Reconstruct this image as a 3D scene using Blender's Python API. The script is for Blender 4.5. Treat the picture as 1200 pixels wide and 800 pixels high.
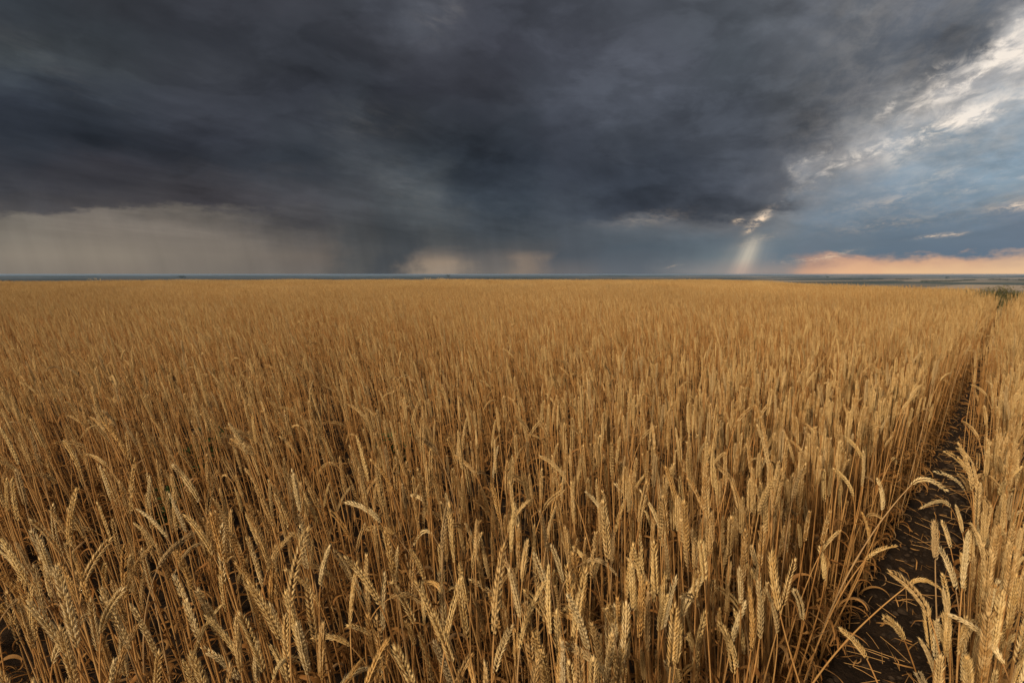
import bpy, math, random
import numpy as np
from mathutils import Vector, Matrix, Euler

R = math.radians
sc = bpy.context.scene
for o in list(bpy.data.objects):
    bpy.data.objects.remove(o, do_unlink=True)
col = sc.collection
rng = np.random.default_rng(11)
random.seed(11)

# ------------------------------------------------------------------ camera
CAM_H, TILT, FPX = 1.5, 6.75, 667.0          # eye height, degrees down, focal length in 1200-wide pixels
cd = bpy.data.cameras.new('camera')
cd.sensor_width = 36.0
cd.lens = 36.0 * FPX / 1200.0
cd.clip_start, cd.clip_end = 0.02, 120000.0
cd.dof.use_dof = True
cd.dof.focus_distance = 2.0
cd.dof.aperture_fstop = 6.3
cam = bpy.data.objects.new('camera', cd)
col.objects.link(cam)
cam.location = (0, 0, CAM_H)
cam.rotation_euler = (R(90 - TILT), 0, 0)
sc.camera = cam

# ------------------------------------------------------------------ exposure
EXPO = 0.8
vs = sc.view_settings
sc.display_settings.display_device = 'sRGB'
vs.view_transform = 'Standard'
vs.look = 'None'
vs.exposure = EXPO
vs.gamma = 1.0
vs.use_curve_mapping = False
sc.cycles.max_bounces = 8
sc.cycles.diffuse_bounces = 2
sc.cycles.glossy_bounces = 2
sc.cycles.transmission_bounces = 4
sc.cycles.volume_bounces = 0
sc.cycles.transparent_max_bounces = 4
sc.cycles.use_denoising = True
sc.cycles.sample_clamp_indirect = 3.0
sc.cycles.caustics_reflective = False
sc.cycles.caustics_refractive = False

# ------------------------------------------------------------------ sun: soft light through thin cloud behind the photographer, on the left
SUN_AZ, SUN_EL = -141.0, 27.0
sl = bpy.data.lights.new('sun', 'SUN')
sl.energy = 3.05
sl.angle = R(8)
sl.color = (1.0, 0.82, 0.60)
sun = bpy.data.objects.new('sun', sl)
col.objects.link(sun)
sdir = Vector((math.sin(R(SUN_AZ)) * math.cos(R(SUN_EL)), math.cos(R(SUN_AZ)) * math.cos(R(SUN_EL)), math.sin(R(SUN_EL))))
sun.rotation_euler = sdir.to_track_quat('Z', 'Y').to_euler()
sun.location = sdir * 50


# ------------------------------------------------------------------ node maths helper
def s2l(c):
    return tuple(((v / 255) / 12.92 if v / 255 <= 0.04045 else ((v / 255 + 0.055) / 1.055) ** 2.4) for v in c)


class NT:
    """Small helper: builds maths nodes; sockets or numbers go in, sockets come out."""
    def __init__(self, tree):
        self.t = tree

    def n(self, typ, **kw):
        nd = self.t.nodes.new(typ)
        for k, v in kw.items():
            setattr(nd, k, v)
        return nd

    def put(self, sock, v):
        if isinstance(v, bpy.types.NodeSocket):
            self.t.links.new(v, sock)
        else:
            sock.default_value = v

    def m(self, op, a, b=None, c=None, clamp=False):
        nd = self.n('ShaderNodeMath', operation=op, use_clamp=clamp)
        self.put(nd.inputs[0], a)
        if b is not None: self.put(nd.inputs[1], b)
        if c is not None: self.put(nd.inputs[2], c)
        return nd.outputs[0]

    def add(self, a, b): return self.m('ADD', a, b)
    def sub(self, a, b): return self.m('SUBTRACT', a, b)
    def mul(self, a, b): return self.m('MULTIPLY', a, b)
    def div(self, a, b): return self.m('DIVIDE', a, b)

    def smooth(self, v, a, b, lo=0.0, hi=1.0, kind='SMOOTHSTEP'):
        nd = self.n('ShaderNodeMapRange', interpolation_type=kind)
        self.put(nd.inputs['Value'], v)
        nd.inputs['From Min'].default_value = a
        nd.inputs['From Max'].default_value = b
        nd.inputs['To Min'].default_value = lo
        nd.inputs['To Max'].default_value = hi
        return nd.outputs['Result']

    def xyz(self, x, y, z=0.0):
        nd = self.n('ShaderNodeCombineXYZ')
        self.put(nd.inputs[0], x); self.put(nd.inputs[1], y); self.put(nd.inputs[2], z)
        return nd.outputs[0]

    def noise(self, vec, scale, detail=4.0, rough=0.55, dist=0.0, dims='3D'):
        nd = self.n('ShaderNodeTexNoise', noise_dimensions=dims)
        self.put(nd.inputs['Vector'], vec)
        nd.inputs['Scale'].default_value = scale
        nd.inputs['Detail'].default_value = detail
        nd.inputs['Roughness'].default_value = rough
        nd.inputs['Distortion'].default_value = dist
        return nd.outputs['Fac']

    def mix(self, f, a, b, mode='MIX'):
        nd = self.n('ShaderNodeMix', data_type='RGBA', blend_type=mode)
        self.put(nd.inputs[0], f)
        for s, v in ((nd.inputs[6], a), (nd.inputs[7], b)):
            if isinstance(v, bpy.types.NodeSocket): self.t.links.new(v, s)
            else: s.default_value = (*v[:3], 1.0)
        return nd.outputs[2]

    def ramp(self, f, stops, interp='LINEAR'):
        nd = self.n('ShaderNodeValToRGB')
        cr = nd.color_ramp
        cr.interpolation = interp
        while len(cr.elements) > 1: cr.elements.remove(cr.elements[0])
        for i, (p, c) in enumerate(stops):
            e = cr.elements[0] if i == 0 else cr.elements.new(p)
            e.position = p
            e.color = (*c[:3], 1.0)
        self.put(nd.inputs[0], f)
        return nd.outputs[0]


def px_dir(x, y):
    """Photo pixel (1200x800) -> world direction, used only to look up where in the real world a thing stands."""
    a, b = (x - 600) / FPX, (400 - y) / FPX
    t = R(TILT)
    return Vector((a, math.cos(t) + b * math.sin(t), -math.sin(t) + b * math.cos(t)))


def px_azel(x, y):
    d = px_dir(x, y)
    return math.degrees(math.atan2(d.x, d.y)), math.degrees(math.atan2(d.z, math.hypot(d.x, d.y)))


def to_px(p):
    t = R(TILT)
    q = Vector(p) - Vector((0, 0, CAM_H))
    dep = q.y * math.cos(t) - q.z * math.sin(t)
    up = q.y * math.sin(t) + q.z * math.cos(t)
    if dep < 0.05: return None
    return 600 + FPX * q.x / dep, 400 - FPX * up / dep, dep


# ------------------------------------------------------------------ the storm sky (world)
def build_world():
    w = bpy.data.worlds.new('World')
    sc.world = w
    w.use_nodes = True
    nt = w.node_tree
    nt.nodes.clear()
    N = NT(nt)
    d = N.n('ShaderNodeTexCoord').outputs['Generated']
    sp = N.n('ShaderNodeSeparateXYZ')
    nt.links.new(d, sp.inputs[0])
    dx, dy, dz = sp.outputs
    az = N.mul(N.m('ARCTAN2', dx, dy), 180 / math.pi)
    el = N.mul(N.m('ARCSINE', dz), 180 / math.pi)
    # cloud-base plane coordinates: gives the clouds their perspective towards the horizon
    zz = N.add(N.m('MAXIMUM', dz, 0.0), 0.07)
    px, py = N.div(dx, zz), N.div(dy, zz)
    # the deck streams from lower left to upper right in the photo: stretch along that direction
    ca, sa = math.sin(R(24)), math.cos(R(24))   # streets of cloud run to a vanishing point at 24 degrees
    al = N.add(N.mul(px, ca), N.mul(py, sa))
    ac = N.sub(N.mul(py, ca), N.mul(px, sa))
    deck = N.xyz(N.mul(al, 0.42), ac)
    # warp in az / el so that edges are ragged like cloud
    w1 = N.noise(N.xyz(N.mul(az, 0.06), N.mul(el, 0.17), 1.3), 1.0, 6.0, 0.6)
    w2 = N.noise(N.xyz(N.mul(az, 0.06), N.mul(el, 0.17), 7.7), 1.0, 6.0, 0.6)
    w3 = N.noise(N.xyz(N.mul(az, 0.35), N.mul(el, 0.8), 3.1), 1.0, 5.0, 0.6)
    damp = N.smooth(el, 0.3, 6.0)
    azw = N.add(az, N.mul(N.mul(N.sub(w1, 0.5), 15.0), damp))
    low = N.mul(N.mul(N.sub(w3, 0.5), 2.1), N.mul(N.smooth(az, 20, 27), N.smooth(el, 0.1, 1.0)))
    elw = N.add(N.add(el, low), N.mul(N.add(N.mul(N.sub(w2, 0.5), 7.0), N.mul(N.sub(w3, 0.5), 2.2)), damp))
    w4 = N.noise(N.xyz(N.mul(az, 0.30), N.mul(el, 0.25), 12.1), 1.0, 4.0, 0.6)
    azl = N.add(az, N.add(N.mul(N.sub(w1, 0.5), 9.0), N.mul(N.sub(w4, 0.5), 5.0)))
    # colour of the cloud, column by column of azimuth (x in photo), each a ramp over elevation
    G = [
     (-60,  [(0,(60,66,73)),(120,(50,55,63)),(190,(54,56,62)),(250,(112,107,101)),(318,(121,116,107))]),
     (0,    [(0,(60,66,73)),(40,(67,72,78)),(66,(70,76,80)),(88,(58,64,71)),(120,(46,51,60)),(160,(46,51,59)),(190,(51,53,59)),(218,(62,63,68)),(243,(76,74,75)),(251,(112,106,98)),(280,(130,122,111)),(300,(138,128,115)),(318,(130,121,110))]),
     (120,  [(0,(58,61,67)),(40,(60,65,71)),(80,(64,69,74)),(118,(50,55,63)),(160,(43,48,56)),(190,(53,53,59)),(215,(58,58,63)),(246,(71,69,71)),(254,(110,103,96)),(280,(126,117,107)),(300,(136,126,113)),(318,(129,119,108))]),
     (240,  [(0,(57,59,66)),(40,(55,58,65)),(80,(63,66,73)),(120,(58,61,69)),(160,(49,52,60)),(190,(47,50,57)),(215,(56,56,61)),(248,(63,61,65)),(258,(94,89,84)),(280,(116,108,100)),(300,(124,115,105)),(318,(120,112,103))]),
     (360,  [(0,(60,62,69)),(40,(54,57,64)),(80,(53,56,63)),(120,(55,58,66)),(160,(56,60,67)),(190,(48,53,60)),(215,(55,57,62)),(240,(63,63,67)),(265,(73,72,74)),(285,(92,88,85)),(300,(107,99,92)),(318,(109,102,96))]),
     (420,  [(0,(62,65,72)),(40,(57,59,66)),(80,(54,57,64)),(120,(55,59,66)),(150,(62,66,72)),(180,(60,64,70)),(205,(60,64,69)),(240,(64,66,70)),(280,(72,74,76)),(318,(86,86,85))]),
     (455,  [(0,(66,69,77)),(60,(60,62,69)),(110,(54,57,65)),(150,(58,62,69)),(190,(62,67,73)),(215,(69,73,77)),(235,(68,72,76)),(280,(66,70,74)),(318,(74,77,80))]),
     (500,  [(0,(80,83,91)),(30,(75,78,86)),(60,(64,66,74)),(100,(55,57,65)),(150,(57,61,68)),(190,(57,63,70)),(228,(76,81,85)),(262,(73,78,82)),(288,(82,84,85)),(298,(116,107,99)),(307,(148,131,114)),(318,(152,136,119))]),
     (560,  [(0,(65,67,75)),(60,(62,64,72)),(100,(60,62,70)),(150,(52,56,64)),(190,(46,52,60)),(230,(52,59,67)),(270,(68,74,80)),(290,(77,80,83)),(300,(96,94,93)),(318,(110,105,101))]),
     (603,  [(0,(64,67,75)),(60,(64,66,75)),(120,(60,63,71)),(160,(52,57,65)),(200,(46,52,61)),(240,(54,61,69)),(270,(70,76,82)),(291,(84,85,87)),(303,(128,115,104)),(318,(130,117,106))]),
     (655,  [(0,(66,69,77)),(60,(67,70,79)),(120,(66,70,79)),(160,(56,60,69)),(200,(51,56,65)),(240,(60,66,74)),(270,(73,79,86)),(300,(79,85,92)),(318,(104,102,103))]),
     (750,  [(0,(82,86,95)),(60,(86,90,100)),(120,(78,83,93)),(160,(66,71,80)),(200,(57,63,73)),(244,(59,65,75)),(256,(98,100,104)),(270,(87,94,101)),(290,(80,90,99)),(318,(96,102,109))]),
     (850,  [(0,(86,91,99)),(60,(80,86,94)),(120,(74,79,88)),(180,(71,76,85)),(220,(64,69,78)),(247,(72,77,86)),(260,(108,111,116)),(280,(94,105,114)),(300,(104,115,122)),(318,(132,131,131))]),
     (900,  [(0,(90,95,103)),(60,(86,91,99)),(120,(82,87,95)),(180,(78,82,90)),(220,(80,84,92)),(242,(82,87,95)),(256,(122,126,131)),(280,(103,117,128)),(300,(101,116,128)),(318,(146,137,133))]),
     (950,  [(0,(94,99,108)),(60,(90,95,103)),(120,(86,91,99)),(160,(92,95,102)),(184,(126,127,131)),(210,(120,124,130)),(240,(110,119,129)),(270,(101,117,131)),(295,(106,117,129)),(306,(172,139,124)),(318,(204,160,131))]),
     (1000, [(0,(96,101,109)),(60,(95,99,106)),(120,(108,110,116)),(150,(124,127,132)),(190,(146,145,146)),(215,(120,130,140)),(260,(101,119,135)),(296,(101,116,129)),(303,(196,154,130)),(318,(228,180,140))]),
     (1060, [(0,(100,104,112)),(60,(99,103,110)),(100,(126,128,132)),(130,(148,148,149)),(160,(148,151,155)),(190,(126,138,148)),(230,(107,127,144)),(270,(97,116,133)),(300,(98,114,129)),(308,(208,165,134)),(318,(230,188,144))]),
     (1120, [(0,(104,108,115)),(30,(95,100,107)),(60,(88,93,101)),(85,(146,145,146)),(110,(170,165,162)),(150,(178,173,168)),(175,(126,141,153)),(220,(111,133,151)),(260,(101,121,139)),(298,(99,115,131)),(306,(206,165,136)),(318,(228,187,146))]),
     (1200, [(0,(114,117,124)),(14,(150,148,148)),(30,(186,181,176)),(60,(204,199,193)),(85,(184,180,176)),(110,(182,180,178)),(140,(150,166,178)),(180,(123,149,169)),(220,(119,139,154)),(241,(150,148,150)),(252,(107,125,144)),(296,(101,117,134)),(305,(200,166,140)),(318,(232,192,150))]),
     (1500, [(0,(200,196,190)),(60,(215,210,204)),(140,(170,178,186)),(220,(140,155,170)),(290,(140,150,160)),(318,(228,192,158))]),
    ]
    ELMAX = 45.0
    acc = None
    prev_az = None
    fac_el = N.div(elw, ELMAX)
    k = 2 ** (-EXPO)
    for x, stops in G:
        azi = px_azel(x, 250)[0]
        st = []
        for y, c in reversed(stops):
            e = px_azel(max(min(x, 1260), -60), y)[1]
            st.append((max(0.0, e / ELMAX), tuple(v * k for v in s2l(c))))
        c0 = st[-1][1]
        st.append((min(1.0, st[-1][0] + 0.35), tuple(v * (1.0 if x < 900 else 1.3) for v in c0)))
        cc = N.ramp(fac_el, st, 'EASE' if x in () else 'LINEAR')
        if acc is None:
            acc = cc
        else:
            src = azl
            acc = N.mix(N.smooth(src, prev_az, azi), acc, cc)
        prev_az = azi
    # unseen sky behind the photographer, its tone chosen as fill light for the field
    behind = N.smooth(N.m('ABSOLUTE', az), 62.0, 125.0)
    back_c = N.mix(N.noise(deck, 0.7, 6.0, 0.6), tuple(v * k * 1.0 for v in s2l((62, 64, 70))), tuple(v * k for v in s2l((132, 124, 116))))
    acc = N.mix(behind, acc, back_c)

    # billows and streaks
    n1 = N.noise(deck, 0.9, 9.0, 0.58, 0.35)
    n2 = N.noise(N.xyz(N.mul(az, 0.11), N.mul(el, 0.20), 4.0), 1.0, 9.0, 0.6, 0.5)
    n3 = N.noise(deck, 3.2, 8.0, 0.62, 0.2)
    bill = N.add(N.mul(N.sub(n1, 0.5), 1.35), N.add(N.mul(N.sub(n2, 0.5), 0.95), N.mul(N.sub(n3, 0.5), 0.55)))
    lay = N.noise(N.xyz(N.mul(al, 0.30), N.mul(ac, 0.75), 6.0), 1.0, 9.0, 0.56, 0.3)
    lay2 = N.noise(N.xyz(N.mul(az, 0.075), N.mul(el, 0.19), 15.0), 1.0, 9.0, 0.58, 0.3)
    bill = N.add(bill, N.add(N.smooth(lay, 0.43, 0.57, -0.13, 0.13), N.smooth(lay2, 0.45, 0.55, -0.12, 0.12)))
    amp = N.mul(N.smooth(el, 1.0, 8.0), N.smooth(az, 14, 30, 0.85, 1.0))
    bill = N.add(bill, N.smooth(az, 20, 30, 0.15, -0.12))
    fac = N.m('MAXIMUM', N.add(1.0, N.mul(bill, amp)), 0.45)
    acc = N.mix(1.0, acc, N.xyz(fac, fac, fac), 'MULTIPLY')
    # rain shafts: faint vertical streaks under the cloud base
    rs = N.noise(N.xyz(N.add(N.mul(az, 0.55), N.mul(el, 0.10)), N.mul(el, 0.035), 2.0), 1.0, 5.0, 0.55)
    rain = N.add(1.0, N.mul(N.mul(N.sub(rs, 0.5), 0.34), N.mul(N.smooth(el, 9.0, 4.0), N.smooth(az, 12.0, 4.0))))
    acc = N.mix(1.0, acc, N.xyz(rain, rain, rain), 'MULTIPLY')

    # torn bright edges where the sun comes through
    hi = None
    rag = N.noise(N.xyz(N.mul(az, 0.30), N.mul(el, 0.75), 9.0), 1.0, 9.0, 0.66, 0.6)
    rag2 = N.noise(deck, 10.0, 9.0, 0.70, 0.5)
    ragm = N.add(N.mul(rag, 0.4), N.mul(rag2, 0.6))
    for (hx, hy, lw, sw, ang, gain) in [
        (1195, 45, 64, 18, 32, 1.15), (1165, 85, 62, 11, 20, 0.9), (1185, 120, 60, 7, 16, 0.5), (1095, 88, 16, 5, 25, 0.8), (1110, 148, 52, 9, 24, 0.95), (1155, 134, 26, 7, 30, 0.7),
        (1055, 122, 14, 3.5, 30, 0.9), (1065, 160, 36, 4, 20, 0.5), (985, 190, 40, 7, 24, 0.6), (940, 190, 14, 3.5, 40, 0.55), (1020, 178, 24, 4, 20, 0.5),
        (890, 257, 11, 4.0, 38, 1.5), (866, 259, 5, 2.2, 10, 1.1), (888, 281, 14, 3.0, 14, 0.32), (880, 268, 6, 2.0, 40, 0.8),
        (1090, 277, 14, 1.6, 8, 0.9), (1120, 274, 10, 1.4, 5, 0.7), (1190, 241, 20, 3.5, 4, 0.9), (1150, 216, 40, 4, 10, 0.32), (1030, 235, 26, 5, 8, 0.28), (1100, 205, 30, 5, 12, 0.3),
        (1040, 262, 40, 5, 6, 0.22), (975, 300, 18, 2.2, 12, 0.75), (935, 306, 22, 2.4, 4, 0.3), (790, 312, 6, 1.0, 10, 0.45), (765, 255, 30, 6, 5, 0.12), (470, 212, 44, 20, -42, 0.012), (425, 142, 40, 18, 10, 0.02), (520, 12, 26, 16, 60, 0.05), (505, 238, 40, 14, -40, 0.012), (50, 72, 70, 16, -22, 0.018)]:
        a0, e0 = px_azel(hx, hy)
        a1, e1 = px_azel(hx + 1, hy)
        kx = (a1 - a0)
        ky = px_azel(hx, hy - 1)[1] - e0
        ux = N.div(N.sub(azl if hy < 240 else az, a0), kx)
        uy = N.div(N.sub(el, e0), ky)
        uy = N.add(uy, N.mul(N.sub(rag, 0.5), 22.0 if hy < 240 else 9.0))
        c_, s_ = math.cos(R(ang)), math.sin(R(ang))
        p_ = N.div(N.add(N.mul(ux, c_), N.mul(uy, s_)), lw)
        q_ = N.div(N.sub(N.mul(uy, c_), N.mul(ux, s_)), sw)
        g = N.m('EXPONENT', N.mul(N.add(N.mul(p_, p_), N.mul(q_, q_)), -0.6))
        g = N.mul(g, gain)
        hi = g if hi is None else N.add(hi, g)
    body = N.smooth(ragm, 0.43, 0.62, 0.03, 0.86)
    veil = N.mul(N.mul(N.smooth(az, 22, 32), N.smooth(el, 2.5, 6.0)), N.mul(N.smooth(ragm, 0.38, 0.66), N.smooth(n1, 0.35, 0.65, 0.02, 0.13)))
    hi = N.m('MINIMUM', N.add(N.mul(hi, body), veil), 1.1)
    warmth = N.smooth(el, 3.5, 9.0)
    hic = N.mix(warmth, tuple(v * k for v in s2l((248, 214, 176))), tuple(v * k * 1.05 for v in s2l((246, 231, 213))))
    acc = N.mix(N.m('MINIMUM', hi, 1.0), acc, hic)

    # sunbeams falling from the gap
    s_az, s_el = px_azel(938, 150)
    th = N.m('ARCTAN2', N.sub(az, s_az), N.sub(s_el, el))
    g0 = px_azel(868, 318)
    th0 = math.atan2(g0[0] - s_az, s_el - g0[1])
    dth = N.sub(th, th0)
    b1 = N.m('EXPONENT', N.mul(N.mul(dth, dth), -1 / (2 * 0.046 ** 2)))
    d2 = N.add(dth, 0.115)
    b2 = N.mul(N.m('EXPONENT', N.mul(N.mul(d2, d2), -1 / (2 * 0.05 ** 2))), 0.13)
    d3 = N.sub(dth, 0.11)
    b3 = N.mul(N.m('EXPONENT', N.mul(N.mul(d3, d3), -1 / (2 * 0.06 ** 2))), 0.13)
    st = N.noise(N.xyz(N.mul(th, 26.0), 0.0, 5.0), 1.0, 3.0, 0.6)
    beams = N.mul(N.add(b1, N.add(b2, b3)), N.smooth(st, 0.25, 0.7, 0.78, 1.05))
    eg = px_azel(885, 274)[1]
    beams = N.mul(beams, N.mul(N.smooth(el, eg + 0.6, eg - 1.6), N.smooth(el, -1.5, 1.6, 0.45, 1.0)))
    bc = N.mix(N.smooth(el, 0.2, 1.6), tuple(v * k for v in s2l((226, 192, 166))), tuple(v * k for v in s2l((232, 216, 190))))
    acc = N.mix(N.m('MINIMUM', N.mul(beams, 0.56), 1.0), acc, bc)

    hs = N.n('ShaderNodeHueSaturation')
    nt.links.new(acc, hs.inputs['Color'])
    N.put(hs.inputs['Saturation'], N.sub(1.0, N.mul(N.mul(N.smooth(az, 18, 28), N.smooth(el, 1.2, 3.0)), 0.14)))
    acc = hs.outputs[0]
    bgc = N.n('ShaderNodeBackground')
    nt.links.new(acc, bgc.inputs[0])
    bgc.inputs[1].default_value = 1.0
    sky = N.n('ShaderNodeTexSky', sky_type='NISHITA', sun_disc=False)
    sky.sun_elevation = R(SUN_EL)
    sky.sun_rotation = R(SUN_AZ)
    sky.air_density, sky.dust_density, sky.ozone_density = 1.0, 2.0, 1.0
    bgs = N.n('ShaderNodeBackground')
    nt.links.new(sky.outputs[0], bgs.inputs[0])
    bgs.inputs[1].default_value = 0.06
    # cloud cover: solid under the storm, a little thinner on the clear side
    cover = N.sub(1.0, N.mul(N.mul(N.smooth(az, 24, 40), N.smooth(el, 3.0, 8.0)), N.smooth(n3, 0.65, 0.35, 0.0, 0.12)))
    ms = N.n('ShaderNodeMixShader')
    nt.links.new(cover, ms.inputs[0])
    nt.links.new(bgs.outputs[0], ms.inputs[1])
    nt.links.new(bgc.outputs[0], ms.inputs[2])
    out = N.n('ShaderNodeOutputWorld')
    nt.links.new(ms.outputs[0], out.inputs[0])


build_world()


# ------------------------------------------------------------------ materials
def new_mat(name):
    m = bpy.data.materials.new(name)
    m.use_nodes = True
    m.node_tree.nodes.clear()
    return m, NT(m.node_tree)


def straw_mat(name, a, b, c, rough=0.72, trans=0.0, scale=60.0, spec=0.10):
    """Dry plant tissue: colour from plant to plant and along the plant, bleached and browned patches."""
    m, N = new_mat(name)
    t = m.node_tree
    oi = N.n('ShaderNodeObjectInfo')
    tc = N.n('ShaderNodeTexCoord').outputs['Object']
    at = N.n('ShaderNodeAttribute', attribute_name='vary')
    n = N.noise(tc, scale, 3.0, 0.6)
    n2 = N.noise(tc, 9.0, 2.0, 0.5)
    cc = N.mix(N.smooth(N.add(N.mul(oi.outputs['Random'], 0.75), N.mul(n2, 0.45)), 0.15, 0.95), a, b)
    cc = N.mix(N.mul(N.smooth(N.add(n, N.mul(at.outputs['Fac'], 0.25)), 0.5, 0.85), 0.65), cc, c)
    cc = N.mix(N.mul(N.smooth(oi.outputs['Random'], 0.90, 0.93), 0.45), cc, (0.30, 0.215, 0.125))     # weathered grey-brown plants
    ripe = N.noise(oi.outputs['Location'], 0.12, 3.0, 0.55)
    v = N.mul(N.add(0.80, N.mul(at.outputs['Fac'], 0.40)), N.smooth(ripe, 0.35, 0.65, 0.88, 1.06))
    cc = N.mix(1.0, cc, N.xyz(v, v, v), 'MULTIPLY')
    p = N.n('ShaderNodeBsdfPrincipled')
    t.links.new(cc, p.inputs['Base Color'])
    p.inputs['Roughness'].default_value = rough
    p.inputs['Specular IOR Level'].default_value = spec
    out = N.n('ShaderNodeOutputMaterial')
    if trans:
        tr = N.n('ShaderNodeBsdfTranslucent')
        t.links.new(cc, tr.inputs[0])
        ms = N.n('ShaderNodeMixShader')
        ms.inputs[0].default_value = trans
        t.links.new(p.outputs[0], ms.inputs[1])
        t.links.new(tr.outputs[0], ms.inputs[2])
        t.links.new(ms.outputs[0], out.inputs[0])
    else:
        t.links.new(p.outputs[0], out.inputs[0])
    return m


M_EAR = {
    'golden': straw_mat('ear_golden', (0.56, 0.345, 0.120), (0.65, 0.450, 0.185), (0.69, 0.52, 0.26)),
    'pale':   straw_mat('ear_pale', (0.62, 0.43, 0.185), (0.69, 0.52, 0.26), (0.72, 0.57, 0.33)),
    'amber':  straw_mat('ear_amber', (0.48, 0.255, 0.075), (0.54, 0.32, 0.11), (0.58, 0.40, 0.17)),
}
M_STEM = straw_mat('stem_straw', (0.35, 0.175, 0.052), (0.47, 0.275, 0.100), (0.28, 0.125, 0.036), 0.55, 0.0, 22.0, 0.2)
M_LEAF = straw_mat('leaf_dry', (0.27, 0.120, 0.032), (0.40, 0.215, 0.072), (0.20, 0.085, 0.024), 0.6, 0.2, 30.0)
M_FIELD_EAR = straw_mat('ear_field', (0.37, 0.200, 0.063), (0.55, 0.365, 0.150), (0.62, 0.45, 0.22))
MATS = [M_FIELD_EAR, M_STEM, M_LEAF]

# the rows of the drill run away to the right: w along the row, u across it
RAZ = R(41.7)
RW = np.array((math.sin(RAZ), math.cos(RAZ)))
RU = np.array((math.cos(RAZ), -math.sin(RAZ)))


def smoothstep(x, a, b):
    t = np.clip((np.asarray(x, float) - a) / (b - a), 0, 1)
    return t * t * (3 - 2 * t)


# cheap value noise for terrain
_perm = np.random.default_rng(5).random((256, 256))


def vnoise(x, y):
    x = np.asarray(x, float); y = np.asarray(y, float)
    xi, yi = np.floor(x).astype(int), np.floor(y).astype(int)
    fx, fy = x - xi, y - yi
    fx, fy = fx * fx * (3 - 2 * fx), fy * fy * (3 - 2 * fy)
    g = lambda i, j: _perm[i % 256, j % 256]
    return (g(xi, yi) * (1 - fx) + g(xi + 1, yi) * fx) * (1 - fy) + (g(xi, yi + 1) * (1 - fx) + g(xi + 1, yi + 1) * fx) * fy


def crest_r(azd):
    """Distance at which the field rolls over its brow, by azimuth in degrees."""
    return np.interp(azd, [-180, -60, -42, -20, 0, 12, 17, 20, 24, 27, 31, 36, 42, 60, 180], [60, 62, 60, 60, 56, 56, 60, 62, 52, 39, 30.5, 28, 27.5, 30, 60])


def height(x, y):
    x = np.asarray(x, float); y = np.asarray(y, float)
    r = np.hypot(x, y)
    azd = np.degrees(np.arctan2(x, y))
    s = np.maximum(0, r - crest_r(azd))
    drop = -75.0 * (s * s / (s + 22.0)) / (s * s / (s + 22.0) + 620.0)
    fl = smoothstep(r, 700, 3000)
    und = (vnoise(x / 2600 + 3, y / 2600 + 8) - 0.5) * 34 + (vnoise(x / 700 + 1, y / 1100 + 5) - 0.5) * 16
    und = np.minimum(und, 18)
    near = (vnoise(x / 0.23, y / 0.23) - 0.5) * 0.035 + (vnoise(x / 0.07 + 9, y / 0.07) - 0.5) * 0.022
    near = near * (1 - smoothstep(r, 5, 9))
    u = x * RU[0] + y * RU[1]
    fur = -0.035 * np.exp(-((u + 0.24) / 0.13) ** 2) * (1 - smoothstep(r, 15, 30))
    return drop + und * fl + near + fur


def link_mesh(name, verts, faces, mat=None, parent=None, smooth=False):
    me = bpy.data.meshes.new(name)
    me.from_pydata([tuple(v) for v in verts], [], faces)
    if mat: me.materials.append(mat)
    if smooth:
        me.polygons.foreach_set('use_smooth', [True] * len(me.polygons))
    me.update()
    o = bpy.data.objects.new(name, me)
    col.objects.link(o)
    if parent: o.parent = parent
    return o


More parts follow.
